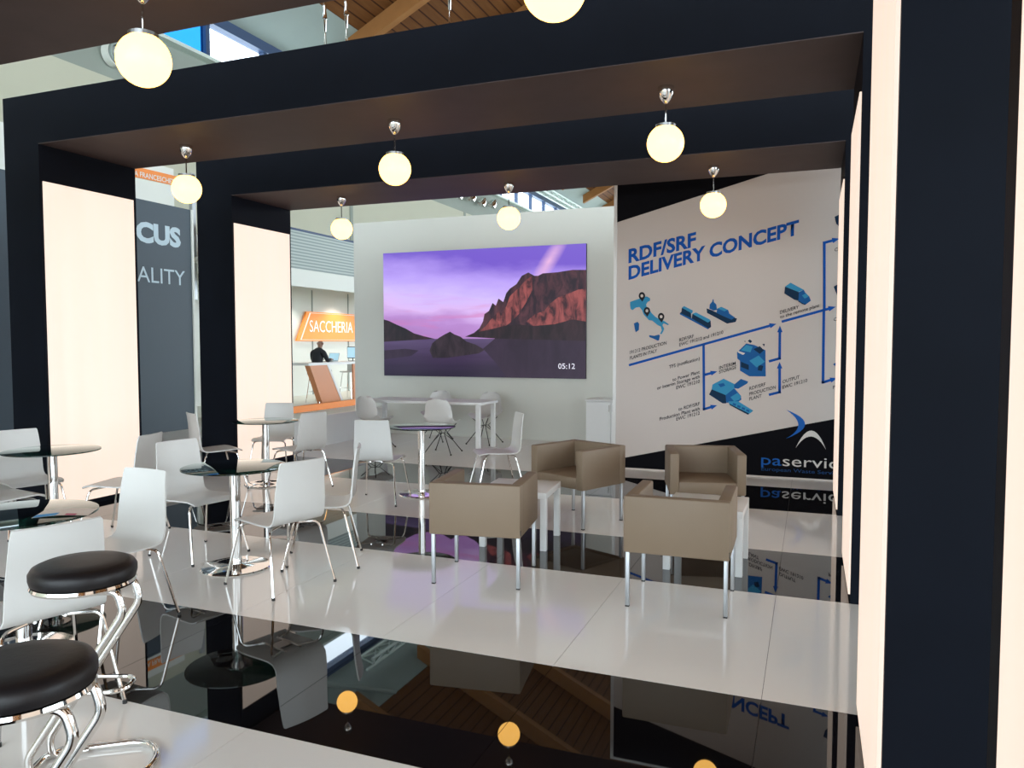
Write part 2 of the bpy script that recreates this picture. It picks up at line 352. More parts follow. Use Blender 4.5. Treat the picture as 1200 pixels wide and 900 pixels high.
lattice('lattice_girder', -19.0, 13.0, 30, 90, .55, .3, 1.3, 'pale steel lattice girder running just above the hall windows')
lattice('lattice_girder', -14.2, 14.6, 36, 90, .6, .35, 1.5, 'pale steel lattice girder higher up beside the dark graphic wall corner')
# duct nozzle and spot cluster on the hall wall
_np = onx(131, 64, WX + .02); dn = empty('air_nozzle', (WX + .02, _np.y, _np.z)); dn.scale = (.52, .52, .52); tag(dn, 'round grey air nozzle on hall wall behind the nearest globe lamp', 'vent')
for nm, pr, m in (('collar', [(.75, 0), (.75, .5), (.68, .5), (.68, 0)], 'stand_white'), ('ring', [(.62, .1), (.62, .62), (.50, .62), (.46, .25)], 'grey_roof'), ('nozzle', [(.44, .0), (.40, .75), (.33, .75), (.33, .3), (0, .3)], 'stand_white'), ('opening', [(.30, .32), (.0, .33)], 'black_plastic')):
    o = MB().lathe(pr, 24).build(nm, m, dn); o.rotation_euler = (0, R(90), 0)
for i, (yy, zz) in enumerate([onx(a_, b_, WX + .4).yz for a_, b_ in ((539, 227), (554, 230), (566, 236), (578, 238))]):
    s_ = empty('hall_spotlight', (WX + .02, yy, zz)); tag(s_, 'small chrome spotlight on grey band above the screen wall, number %s from the left' % ('one', 'two', 'three', 'four')[i], 'spotlight', 'hall spotlights')
    MB().tube([(0, 0, 0), (.4, 0, 0)], .05, 6).build('bracket', 'truss_steel', s_)
    o = MB().lathe([(.10, 0), (.28, .25), (.30, .5), (.24, .5), (.1, .2)], 16).build('lamp_head', 'chrome', s_); o.location = (.5, 0, .2); o.rotation_euler = (R(160), R(25), 0)

# ================================================================== NEIGHBOUR STANDS ACROSS THE AISLE
NX = -11.45
fb = empty('neighbour_wall'); tag(fb, 'dark slate wall block with pale capital lettering across the aisle', 'wall')
yb = onx(224, 300, NX).y
MB().box(NX - 1.0, NX, 2.0, yb, -.06, 4.26).build('wall_block', 'focus_wall', fb)
MB().box(NX - 1.0, NX + .03, yb + .005, yb + .05, -.06, 4.26).build('edge_strip', 'stand_white', fb)
a, b, t_ = onx(161, 281.5, NX + .006), onx(212, 289.5, NX + .006), onx(161, 259.5, NX + .006)
lettering('lettering', 'FOCUS', a, Vector((0, b.y - a.y, 0)), (0, 0, t_.z - a.z), 'focus_letters', fb, bold=.05, skip='FO')
a, b, t_ = onx(160.5, 329.5, NX + .006), onx(217, 334, NX + .006), onx(160.5, 311, NX + .006)
lettering('lettering', 'QUALITY', a, Vector((0, b.y - a.y, 0)), (0, 0, t_.z - a.z), 'focus_letters', fb, skip='QU')
fas = empty('neighbour_fascia'); tag(fas, 'white fascia with orange name banner above the slate wall', 'fascia')
FX = NX - 1.3
MB().box(FX - .2, FX, 2.0, yb + .9, -.06, 5.35).build('fascia_board', 'stand_white', fas)
p1, p2, p3, p4 = onx(130, 188.5, FX), onx(215, 209, FX), onx(215, 220, FX), onx(130, 201.5, FX)
MB().prism([Vector((FX, p.y, p.z)) for p in (p1, p2, p3, p4)], (.03, 0, 0)).build('banner', 'stand_orange', fas)
a, b, t_ = onx(157.5, 205.5, FX + .036), onx(209, 217, FX + .036), onx(157.5, 199.5, FX + .036)
lettering('lettering', 'A FRANCESCHETTI', a, Vector((0, b.y - a.y, b.z - a.z)), (0, 0, t_.z - a.z), 'stand_white', fas, bold=.012)
pp = onx(221.5, 240, FX).y; MB().box(FX, FX + .09, pp, pp + .1, 2.6, 5.35).build('post', 'grey_metal', fas)
MB().box(FX, FX + .07, yb + .62, yb + .72, -.06, 2.2).build('orange_post', 'counter_orange', fas)

# sign stand with the counter
y0n, y1n = yb + 1.0, 30.0
ns = empty('sign_stand'); tag(ns, 'white neighbouring stand with slatted grey fascia', 'exhibition stand')
BX = -14.6
MB().box(BX - .15, BX, y0n, y1n, -.06, 4.4).build('back_panel', 'stand_white', ns)
za, zb = onx(338, 268, NX).z, onx(338, 313, NX).z
MB().box(NX - .12, NX, y0n, y1n, zb, za).build('slat_fascia', 'slat_band', ns)
MB().box(NX - .14, NX + .02, y0n, y1n, za, za + .05).build('fascia_cap', 'dark_frame', ns)
MB().box(NX - .10, NX - .02, y0n, y1n, zb - .42, zb).build('fascia_board', 'stand_white', ns)
MB().box(BX, NX - .1, y0n, y1n, zb - .02, zb + .06).build('canopy', 'stand_white', ns)
MB().box(BX, NX - .3, y0n, y1n, -.06, .03).build('platform', 'stand_white', ns)
MB().box(NX - .3, NX - .18, y0n, y1n, -.06, .10).build('orange_edge', 'stand_orange', ns)
for yy in (onx(366, 430, BX).y, onx(408, 430, BX).y): MB().box(BX, BX + .02, yy, yy + .04, 0, 3.3).build('panel_joint', 'grey_roof', ns)
sg = empty('name_sign'); tag(sg, 'orange slanted sign with white capital lettering on white stand wall', 'sign')
SX = BX + .05
q = [onx(346, 399.5, SX), onx(358, 365, SX)]
q += [Vector((SX, q[1].y + 4.6, q[1].z)), Vector((SX, q[1].y + 3.7, q[0].z))]
MB().prism(q, (.05, 0, 0)).build('sign_board', 'sign_orange', sg)
c_ = sum(q, Vector()) / 4
fr = [c_ + (p - c_) * .93 for p in q]; f2 = [c_ + (p - c_) * .90 for p in q]
for k in range(4):
    MB().prism([fr[k], fr[(k + 1) % 4], f2[(k + 1) % 4], f2[k]], (.0, 0, 0)).build('white_border', 'sign_white', sg).location.x = .054
a, b, t_ = onx(363, 388.8, SX + .06), onx(413.5, 389.6, SX + .06), onx(363, 375, SX + .06)
lettering('lettering', 'SACCHERIA', a, Vector((0, b.y - a.y, 0)), (0, 0, t_.z - a.z), 'sign_white', sg)
# ceiling lamps of that stand
for i, yy in enumerate((onx(352, 345, BX + .7).y, onx(352, 345, BX + .7).y + 2.6, onx(352, 345, BX + .7).y + 5.2)):
    s_ = empty('downlight', (BX + .75, yy, zb - .02)); tag(s_, 'round downlight in neighbouring stand canopy washing the white panel, %s' % ('nearest', 'middle', 'farthest')[i], 'spotlight', 'downlights of the white stand')
    MB().lathe([(.08, 0), (.08, -.09), (.06, -.09), (.05, -.03), (0, -.03)], 16).build('housing', 'grey_metal', s_)
    ld = bpy.data.lights.new('downlight_lamp', 'SPOT'); ld.energy = 110; ld.spot_size = R(120); ld.spot_blend = .6; ld.color = (1, .93, .84); ld.shadow_soft_size = .05
    lo = bpy.data.objects.new('downlight_lamp', ld); col.objects.link(lo); lo.parent = s_; lo.location = (0, 0, -.11)
# counter
ct = empty('counter'); tag(ct, 'high white counter on a slanted orange leg', 'counter')
KX = -12.15
tl, tr = onx(361.5, 425.5, KX), onx(440, 428, KX); zt = tl.z
MB().box(KX - .75, KX, tl.y, tr.y, zt - .07, zt).build('counter_top', 'white_lacquer', ct)
l1, l2, l3, l4 = onx(363, 428, KX), onx(383, 428, KX), onx(400, 475, KX), onx(378, 475, KX)
MB().prism([Vector((KX, l1.y, zt - .07)), Vector((KX, l2.y, zt - .07)), Vector((KX, l3.y, .03)), Vector((KX, l4.y, .03))], (-.16, 0, 0)).build('slanted_leg', 'counter_orange', ct)
dy = .1
MB().prism([Vector((KX + .01, l2.y, zt - .07)), Vector((KX + .01, l2.y + dy, zt - .07)), Vector((KX + .01, l3.y + dy, .03)), Vector((KX + .01, l3.y, .03))], (-.16, 0, 0)).build('leg_edge', 'white_lacquer', ct)
e1 = onx(415, 450, KX)
MB().box(KX - .07, KX - .02, e1.y, e1.y + .12, .03, zt - .07).build('end_panel', 'counter_orange', ct)
# high chairs of the neighbouring stand
def high_chair(loc, rz, label):
    t = empty('high_chair', loc, rz); tag(t, label, 'bar stool', 'bar stools of the white stand')
    MB().rbox(-.2, .2, -.2, .2, .76, .80, .015).build('seat', 'white_lacquer', t)
    MB().rbox(-.2, -.17, -.19, .19, .80, 1.08, .012).build('backrest', 'white_lacquer', t)
    for sx in (-1, 1):
        for sy in (-1, 1): MB().tube([(sx * .14, sy * .14, .76), (sx * .22, sy * .22, 0)], .012, 6).build('leg', 'chrome', t)
    MB().tube([(.2, .2, .3), (-.2, .2, .3), (-.2, -.2, .3), (.2, -.2, .3)], .009, 6, closed=True).build('footrest', 'chrome', t); return t
pb_ = onx(366, 440, KX - .3)
PY, PXx = pb_.y + .22, KX - .3
high_chair((PXx, PY, .03), R(90), 'white high chair carrying the seated man at the counter')
e2 = onx(399, 440, KX - .45); high_chair((KX - .45, e2.y + .45, .03), R(-90), 'white high chair without sitter on far side of the slanted counter')
# seated man (faces +y)
pe = empty('person', (PXx, PY, .03)); tag(pe, 'man in dark jacket sitting at the counter typing on a laptop', 'person')
def skin_mesh(name, verts, edges, radii, m, parent, root=0, sub=2):
    me = bpy.data.meshes.new(name); me.from_pydata(verts, edges, []); o = bpy.data.objects.new(name, me); col.objects.link(o); o.parent = parent
    sk = o.modifiers.new('skin', 'SKIN'); sk.use_smooth_shade = True
    for i, v in enumerate(me.skin_vertices[0].data):
        rr = radii[i]; v.radius = rr if isinstance(rr, tuple) else (rr, rr); v.use_root = (i == root)
    s2 = o.modifiers.new('sub', 'SUBSURF'); s2.levels = sub; s2.render_levels = sub; me.materials.append(M[m]); return o
V = [(0, -.02, .88), (0, -.01, 1.05), (0, .03, 1.25), (0, .08, 1.40), (0, .12, 1.47),            # pelvis..neck
     (.19, .05, 1.36), (.24, .14, 1.13), (.16, .38, 1.17), (-.19, .05, 1.36), (-.24, .14, 1.13), (-.16, .38, 1.17),   # arms
     (.10, .06, .86), (.11, .44, .86), (.10, .40, .46), (.10, .40, .36), (-.10, .06, .86), (-.11, .44, .86), (-.10, .40, .46), (-.10, .40, .36)]
Ed = [(0, 1), (1, 2), (2, 3), (3, 4), (3, 5), (5, 6), (6, 7), (3, 8), (8, 9), (9, 10), (0, 11), (11, 12), (12, 13), (13, 14), (0, 15), (15, 16), (16, 17), (17, 18)]
Ra = [(.17, .13), (.16, .12), (.19, .12), (.10, .08), (.065, .065), .075, .058, .045, .075, .058, .045, .10, .07, .05, .05, .10, .07, .05, .05]
skin_mesh('clothed_body', V, Ed, Ra, 'dark_cloth', pe)
Vh = [(0, .13, 1.46), (0, .145, 1.53), (0, .165, 1.60), (0, .16, 1.68)]
hd = skin_mesh('head', Vh, [(0, 1), (1, 2), (2, 3)], [(.055, .055), (.06, .075), (.08, .10), (.06, .08)], 'skin', pe)
nz_ = MB(); nz_.tube([(0, .255, 1.625), (0, .285, 1.585), (0, .26, 1.575)], [.008, .016, .008], 6).build('nose', 'skin', hd)
for sx in (-1, 1):
    MB().lathe([(0, -.035), (.02, -.02), (.024, .01), (.015, .03), (0, .035)], 8, (sx * .083, .15, 1.60)).build('ear', 'skin', hd)
    MB().lathe([(0, -.009), (.012, 0), (0, .009)], 8, (sx * .032, .248, 1.615)).build('eye', 'dark_cloth', hd)
    MB().tube([(sx * .16, .37, 1.17), (sx * .15, .45, 1.165)], [.036, .03], 8).build('palm', 'skin', pe)
    for k in range(4): MB().tube([(sx * .15 + (k - 1.5) * .018, .44, 1.165), (sx * .15 + (k - 1.5) * .02, .485, 1.172), (sx * .15 + (k - 1.5) * .02, .515 - abs(k - 1.4) * .008, 1.155)], .008, 6).build('finger', 'skin', pe)
    MB().tube([(sx * .13, .40, 1.16), (sx * .10, .43, 1.165), (sx * .09, .46, 1.155)], .010, 6).build('thumb', 'skin', pe)
    MB().rbox(sx * .10 - .05, sx * .10 + .05, .33, .58, .275, .36, .03).build('shoe', 'black_plastic', pe)
lp = empty('laptop', (PXx, PY + .62, zt + .003), R(90)); tag(lp, 'open silver laptop in front of the man', 'laptop')
MB().rbox(-.12, .12, -.17, .17, 0, .018, .005).build('keyboard_base', 'silver_plastic', lp)
lid = MB().rbox(-.006, .006, -.17, .17, 0, .24, .004).build('lid', 'silver_plastic', lp); lid.location = (.12, 0, .018); lid.rotation_euler = (0, R(22), 0)
MB().box(-.008, -.007, -.155, .155, .015, .225).build('display', 'screen_blue', lid)
mo = empty('monitor', (KX - .25, onx(413.5, 420, KX - .25).y, zt), R(75)); tag(mo, 'small black monitor with pale screen at counter end', 'monitor')
MB().rbox(-.09, .09, -.1, .1, 0, .015, .005).build('base', 'black_plastic', mo); MB().tube([(0, 0, .01), (0, 0, .14)], .015, 8).build('stand_post', 'black_plastic', mo)
ms = MB().rbox(-.02, .02, -.22, .22, .08, .42, .008).build('casing', 'black_plastic', mo); MB().box(-.024, -.021, -.20, .20, .10, .40).build('display', 'screen_blue', ms)

# ================================================================== THE STAND FLOOR
FLW, FLE = -7.42, 1.30
fl = MB().box(FLW, FLE, -2.0, 12.1, -.10, -.012).build('floor', 'joint'); tag(fl, 'striped glossy stand floor of white and black panels', kind='structure')
stripes = [(-2.0, -.10, 'white_tile'), (-.10, 1.08, 'black_tile'), (1.08, 2.52, 'white_tile'), (2.52, 3.585, 'black_tile'), (3.585, 5.14, 'white_tile'), (5.14, 6.25, 'black_tile'),
           (6.25, 7.80, 'white_tile'), (7.80, 9.08, 'black_tile'), (9.08, 12.1, 'white_tile')]
G = .0012
for (ya, yb2, m) in stripes:
    base = MB().box(G, 1 - G, ya + .0006, yb2 - .0006, -.012, 0); bo = None
    MB().box(-7.42, -7.18 - G, ya + .0006, yb2 - .0006, -.012, 0).build('white_floor_panel' if m == 'white_tile' else 'black_floor_panel', m, fl)
    x = -7.18
    while x < 1.2:
        nm = 'white_floor_panel' if m == 'white_tile' else 'black_floor_panel'
        if bo is None: bo = base.build(nm, m, fl, (x, 0, 0))
        else:
            q = bo.copy(); col.objects.link(q); q.location.x = x
        if x + 1 > 1.2: break
        x += 1.0
        if x > .9: break

# ================================================================== PORTALS
ZU, ZT = 3.49, 3.955
def portal(ya, yb, xl, xr, wl_, wr, label, pa=.03, pb=.04):
    t = empty('portal_frame', (0, 0, 0)); tag(t, label, 'portal', 'black portal frames')
    MB().box(xl - wl_, xl, ya, yb, 0, ZU + .006).build('pillar', 'black_paint', t)
    MB().box(xr, xr + wr, ya, yb, 0, ZU + .006).build('pillar', 'black_paint', t)
    MB().box(xl - wl_, xr + wr, ya, yb, ZU + .006, ZT).build('beam', 'black_paint', t)
    MB().box(xl, xr, ya, yb, ZU, ZU + .006).build('tinted_underside', 'soffit_glow_tint', t)  # thin sheet added so the underside carries the painted warm lamp glow
    tag(MB().box(xl, xl + .012, ya + pa, yb - pb, .05, 3.15).build('light_panel', 'lightbox', t), 'backlit warm white panel')
    tag(MB().box(xr - .012, xr, ya + pa, yb - pb, .05, 3.15).build('light_panel', 'lightbox', t), 'backlit warm white panel')
    return t
portal(-.10, 1.12, -6.8, .222, .48, .5, 'nearest black portal frame, its lit panel at the right edge', .05, .11)
portal(2.52, 3.62, -6.8, .226, .48, .5, 'second black portal frame, carrying the two largest globe lamps')
portal(5.14, 6.24, -6.77, .258, .46, .5, 'third black portal frame, spanning the middle with three globe lamps')
portal(7.78, 8.95, -6.84, .262, .56, .5, 'farthest black portal frame, before the screen wall')

# pendant lamps
def lamp_proto():
    t = empty('globe_pendant')
    MB().lathe([(.058, 0), (.060, -.018), (.055, -.05), (.040, -.085), (.016, -.115), (.006, -.122), (0, -.122)], 20).build('ceiling_cup', 'chrome', t)
    MB().tube([(0, 0, -.12), (0, 0, -.285)], .006, 8).build('rod', 'chrome', t)
    g = MB().lathe([(.0, -.538)] + [(.134 * math.sin(a_), -.405 - .134 * math.cos(a_)) for a_ in [R(k) for k in range(10, 150, 8)]] + [(.070, -.290)], 32).build('glass_globe', 'globe_glow', t)
    MB().lathe([(.074, -.295), (.074, -.272), (.02, -.262), (0, -.262)], 20).build('globe_cap', 'satin_steel', t)
    return t
lp0 = lamp_proto(); k = 0
for yy, xs, ids in ((3.06, (-3.24, -1.01), ('at top left in front of the nearest beam', 'cut by the top edge of the picture')),
                    (5.69, (-5.53, -3.28, -1.02), ('in front of the slate wall', 'above the left part of the screen', 'at the right of the middle beam')),
                    (8.36, (-5.60, -3.31, -.99), ('beside the slatted fascia', 'just above the screen wall top', 'in front of the graphic wall title'))):
    for xx, idl in zip(xs, ids):
        o = lp0 if k == 0 else copy_tree(lp0); k += 1; o.location = (xx, yy, ZU)
        tag(o, 'glowing globe pendant lamp ' + idl, 'pendant lamp', 'globe pendants under the portals')

# hanging wires holding the portals
for i, (px_, py_, ll) in enumerate(((381, 45, 'left of the pair near nearest lamp beam'), (406, 40, 'right of the pair near nearest lamp beam'), (527, 24, 'single one left of the top globe'))):
    p = ony(px_, py_ - 2, 5.9); t = empty('rigging_wire', (p.x, 5.9, ZT)); tag(t, 'thin steel suspension wire, ' + ll, 'wire', 'suspension wires')
    MB().tube([(0, 0, .45), (0, 0, 9.0)], .003, 6).build('wire', 'chrome', t)
    MB().tube([(-.035, 0, 0), (0, 0, .5)], .004, 5).build('sling', 'chrome', t); MB().tube([(.035, 0, 0), (0, 0, .5)], .004, 5).build('sling', 'chrome', t)
    MB().lathe([(.0, .44), (.012, .46), (.014, .56), (.022, .57), (.012, .64), (.016, .66), (.008, .74), (0, .75)], 10).build('clamp', 'chrome', t)

# low white side walls between the portals along the aisle
for (ya_, yb_, xp, zp, ll) in ((6.26, 7.90, -7.42, .40, 'low white side wall between the third and farthest portals'), (8.97, 12.09, -7.20, .48, 'low white side wall between the farthest portal and the screen wall')):
    tag(MB().rbox(xp - .10, xp, ya_, yb_, -.06, zp, .004).build('wall_parapet', 'white_lacquer'), ll, kind='structure')

# ================================================================== SCREEN WALL
SY = 12.1
wb = MB()
zt_ = ony(413, 262, SY).z
xl_ = ony(415, 330, SY).x
wb.box(xl_, -1.6, SY, SY + .2, -.02, zt_); wbo = wb.build('wall_back', 'white_wall'); tag(wbo, 'plain white wall carrying the display', kind='structure')
SF = SY - .05
A = ony(449, 297, SF); B_ = ony(687, 287, SF); D = ony(450, 440, SF)
sx0, sx1, sz0, sz1 = A.x, B_.x, D.z, A.z
scn = empty('wall_display', (sx0, SF, sz0)); tag(scn, 'large wall display showing a purple sunset over cliffs', 'screen')
W_, H_ = sx1 - sx0, sz1 - sz0
k_ = W_ / SCR_W
MB().box(0, W_, .004, .05, 0, H_).build('casing', 'black_plastic', scn)
MB().add([(0, 0, 0), (W_, 0, 0), (W_, 0, H_), (0, 0, H_)], [(0, 1, 2, 3)]).build('picture', 'screen_picture', scn)
def SV(zx, zy):           # enlarged-photo coordinates of the picture -> wall coordinates
    p = ony(300 + zx * .35, 200 + zy * .35, SF); return Vector((min(max(p.x - sx0, 0), W_), 0, min(max(p.z - sz0, 0), H_)))
def spoly(name, pts, m, dep):
    vs = [SV(*p) + Vector((0, -dep, 0)) for p in pts]
    return MB().add(vs, [tuple(range(len(vs)))]).build(name, m, scn)
spoly('cliff_picture', [(1110, 332), (1060, 332), (1010, 340), (960, 344), (945, 352), (932, 352), (912, 341), (890, 352), (872, 380), (850, 395), (838, 410), (828, 440), (812, 428), (803, 452), (792, 443), (780, 470), (765, 480), (760, 505), (748, 528), (730, 543), (700, 556), (800, 560), (1110, 568)], 'cliff_dark', .0006)
spoly('cliff_picture', [(925, 352), (905, 365), (880, 392), (850, 420), (838, 455), (822, 478), (812, 470), (800, 485), (785, 500), (770, 520), (745, 540), (800, 545), (850, 510), (880, 480), (905, 440), (925, 400)], 'cliff_red', .0008)
spoly('cliff_picture', [(1110, 395), (1080, 398), (1050, 410), (1010, 425), (985, 445), (965, 470), (935, 480), (905, 505), (930, 520), (1000, 515), (1050, 500), (1110, 510)], 'cliff_red', .0008)
spoly('cliff_picture', [(1110, 505), (1060, 498), (1000, 514), (930, 520), (880, 515), (830, 520), (790, 530), (745, 540), (700, 556), (800, 562), (1110, 570)], 'cliff_foot', .0010)
spoly('water_reflection', [(760, 596), (800, 562), (1110, 570), (1110, 700), (840, 700), (800, 640)], 'water_shade', .0005)
spoly('hill_picture', [(424, 498), (445, 503), (470, 515), (500, 528), (530, 545), (565, 555), (598, 563), (424, 573)], 'cliff_foot', .0010)
spoly('hill_reflection', [(424, 602), (500, 596), (545, 602), (520, 620), (424, 632)], 'water_shade', .0005)
spoly('rock_picture', [(581, 603), (590, 578), (612, 560), (632, 548), (650, 539), (664, 548), (685, 556), (705, 572), (735, 582), (766, 600), (745, 612), (690, 620), (640, 627), (592, 627)], 'rock_dark', .0012)
a, b, t_ = SV(1012, 663), SV(1068, 662), SV(1012, 645)
lettering('clock_digits', '05:12', a + Vector((0, -.002, 0)), Vector((b.x - a.x, 0, 0)), (0, 0, t_.z - a.z), 'clock_white', scn)

# ================================================================== GRAPHIC WALL
GY = 9.70
gx0, gx1, gzt = -2.375, .30, 3.86
gw = empty('wall_graphic'); tag(gw, 'tall graphic wall with blue flow diagram', kind='structure')
MB().box(gx0 + .03, gx1 + .6, GY, GY + .18, 0, gzt).build('panel_board', 'print_white', gw)
tag(MB().box(gx0 - .01, gx0 + .03, GY - .012, GY + .18, 0, gzt).build('edge_trim', 'white_lacquer', gw), 'white edge trim')
tag(MB().box(gx0 - .01, gx1, GY - .012, GY + .18, gzt, gzt + .03).build('edge_trim', 'white_lacquer', gw), 'white edge trim')
def GP(x, y, e=.002): p = ony(x, y, GY - e); return p
def gpoly(name, pts, m, e=.002, parent=None):
    return MB().add([GP(*p, e) for p in pts], [tuple(range(len(pts)))]).build(name, m, parent or gw)
p1, p2 = GP(722, 261), GP(942, 190); sl = (p2.z - p1.z) / (p2.x - p1.x)
xs_ = p1.x + (gzt - p1.z) / sl
MB().add([(gx0 + .03, GY - .002, p1.z + sl * (gx0 + .03 - p1.x)), (xs_, GY - .002, gzt), (gx0 + .03, GY - .002, gzt)], [(0, 1, 2)]).build('black_field', 'print_black', gw)
p1, p2 = GP(731, 536.5), GP(980, 490.7); sl = (p2.z - p1.z) / (p2.x - p1.x)
X1 = gx1 + .6
MB().add([(gx0 + .03, GY - .002, .02), (X1, GY - .002, .02), (X1, GY - .002, p1.z + sl * (X1 - p1.x)), (gx0 + .03, GY - .002, p1.z + sl * (gx0 + .03 - p1.x))], [(0, 1, 2, 3)]).build('black_field', 'print_black', gw)
def gtext(txt, a, b, h, m='print_ink', bold=.0, name='caption_lettering', e=.004, space=1.0):
    A_, B2 = GP(*a, e), GP(*b, e); T_ = GP(a[0], a[1] - h, e)
    return lettering(name, txt, A_, B2 - A_, (0, 0, T_.z - A_.z), m, gw, bold, space)
gtext('RDF/SRF', (736.5, 308), (815.5, 288), 15.5, 'print_blue', .034, 'title_lettering')
gtext('DELIVERY CONCEPT', (736.5, 327.5), (936, 274), 15.0, 'print_blue', .034, 'title_lettering')
def gline(pts, arrow=True, wid=.030):
    P = [GP(*p, .003) for p in pts]; mb = MB()
    for i in range(len(P) - 1):
        d = (P[i + 1] - P[i]); L = d.length; d.normalize(); n = Vector((-d.z, 0, d.x)) * wid / 2
        s_ = P[i] - d * (wid / 2 if i else 0); e_ = P[i + 1] + d * (wid / 2 if i < len(P) - 2 else 0)
        if arrow and i == len(P) - 2: e_ = P[i + 1] - d * .08
        mb.add([s_ - n, e_ - n, e_ + n, s_ + n], [(0, 1, 2, 3)])
        if arrow and i == len(P) - 2: mb.add([e_ - n * 2.1, P[i + 1], e_ + n * 2.1], [(0, 1, 2)])
    return mb.build('flow_arrow' if arrow else 'flow_line', 'print_blue', gw)
gline([(737, 428), (910, 379.5)]); gline([(916, 377), (979.5, 359.5)])
gline([(824.5, 403), (825, 479.5), (840.5, 475)]); gline([(825, 439.5), (840.5, 435.3)])
gline([(901, 423.5), (913.6, 420), (914, 381.5)]); gline([(901, 462.7), (913.6, 459.5), (913.6, 424)])
gline([(966, 362), (966, 284.5), (984, 279.5)]); gline([(965.5, 362), (964.5, 448), (981.5, 443)])
for txt, a, b in (('191212 PRODUCTION', (738, 415), (781, 403.5)), ('PLANTS IN ITALY', (738, 421.6), (770, 412.6)), ('RDF/SRF', (796, 400.5), (813, 395.6)), ('EWC 191212 and 191210', (796, 406), (847.5, 391)),
                  ('DELIVERY', (914, 368), (936, 361.4)), ('to the remote plant', (914, 373.4), (960, 359.6)), ('INTERIM', (842.7, 433), (862, 427.4)), ('STORAGE', (842.7, 438), (862.7, 432)),
                  ('TFS (notification)', (784, 432), (820, 421.8)), ('to Power Plant', (788, 447), (820, 437.5)), ('or Interim Storage with', (770, 456.8), (820, 443)), ('EWC 191210', (792.5, 456.3), (820, 448.6)),
                  ('to RDF/SRF', (795, 481.5), (820, 474.8)), ('Production Plant with', (773, 493), (820, 480.6)), ('EWC 191212', (792.5, 493), (820, 485.8)), ('RDF/SRF', (878, 457.4), (897, 452)),
                  ('PRODUCTION', (878, 463.7), (909, 455.4)), ('PLANT', (878, 469.5), (892.5, 465.5)), ('OUTPUT', (917, 449.4), (937, 443.4)), ('EWC 191210', (917, 455.8), (946, 447.4)),
                  ('CE', (978, 294.8), (984.5, 293)), ('CE', (977, 376.5), (983.5, 374.7)), ('PO', (976, 456), (983, 454))):
    gtext(txt, a, b, 3.9, bold=.012)
def Zm(ox, oy, s): return lambda pts: [(ox + x / s, oy + y_ / s) for x, y_ in pts]
z4 = Zm(720, 330, 9.0)
it = gpoly('map_print', z4([(165, 245), (165, 215), (205, 200), (235, 190), (262, 180), (300, 160), (345, 158), (375, 175), (377, 200), (350, 215), (335, 240), (340, 265), (365, 290), (395, 335), (430, 370), (490, 405), (525, 415), (575, 450), (567, 460), (520, 440), (507, 458), (525, 498), (515, 525), (497, 555), (482, 550), (500, 512), (490, 475), (455, 458), (400, 412), (365, 407), (310, 348), (290, 300), (265, 268), (225, 275), (190, 302), (170, 285)]), 'icon_light', .003)
tag(it, 'blue map of a peninsula')
gpoly('map_print', z4([(205, 440), (245, 425), (262, 445), (258, 510), (225, 535), (215, 500)]), 'icon_mid', .003)
gpoly('map_print', z4([(365, 565), (420, 572), (470, 558), (480, 572), (470, 620), (455, 622), (420, 605), (370, 585)]), 'icon_mid', .003)
for (cx, cy) in ((290, 150), (343, 308), (493, 370)):
    pts = [(cx + 34 * math.cos(R(a_)), cy + 40 * math.sin(R(a_))) for a_ in range(150, 391, 20)] + [(cx + 5, cy + 62)]
    pin = gpoly('pin_print', z4(pts), 'print_ink', .004); gpoly('pin_hole', z4([(cx + 15 * math.cos(R(a_)), cy + 17 * math.sin(R(a_))) for a_ in range(0, 360, 40)]), 'print_white', .005, pin)
# train
gpoly('train_print', z4([(712, 275), (735, 258), (828, 305), (822, 330), (808, 335)]), 'icon_light', .003); gpoly('train_print', z4([(712, 275), (808, 330), (812, 385), (690, 332), (706, 320)]), 'icon_dark', .003)
gpoly('train_print', z4([(822, 340), (860, 325), (1008, 400), (1015, 415), (985, 432)]), 'icon_light', .003); gpoly('train_print', z4([(822, 340), (985, 432), (1015, 412), (1020, 478), (990, 500), (815, 395)]), 'icon_dark', .003)
gpoly('train_print', z4([(690, 330), (812, 385), (990, 492), (990, 505), (690, 345)]), 'icon_mid', .0045)
z6 = Zm(700, 200, 3.75)
gpoly('ship_print', z6([(480, 605), (500, 612), (560, 640), (600, 645), (614, 650), (608, 665), (570, 672), (520, 645), (482, 625)]), 'icon_dark', .003)
gpoly('ship_print', z6([(494, 588), (505, 575), (507, 565), (511, 565), (512, 578), (523, 588), (526, 612), (510, 615), (492, 606)]), 'icon_mid', .0045)
gpoly('ship_print', z6([(526, 607), (545, 598), (575, 612), (580, 628), (605, 645), (590, 655), (555, 640), (524, 625)]), 'icon_mid', .004)
gpoly('ship_print', z6([(528, 605), (545, 598), (573, 612), (558, 618)]), 'icon_light', .0055)
z5 = Zm(850, 320, 8.18)
gpoly('truck_print', z5([(572, 130), (625, 92), (752, 160), (700, 180)]), 'icon_light', .003); gpoly('truck_print', z5([(572, 130), (705, 182), (700, 265), (660, 255), (565, 195)]), 'icon_dark', .003)
gpoly('truck_print', z5([(705, 182), (752, 160), (765, 185), (805, 225), (820, 265), (770, 302), (735, 290), (700, 265)]), 'icon_mid', .004); gpoly('truck_print', z5([(735, 215), (770, 195), (800, 225), (760, 245)]), 'icon_light', .005)
gpoly('truck_print', z5([(700, 262), (735, 285), (770, 300), (765, 306), (735, 296), (698, 272)]), 'icon_dark', .005)
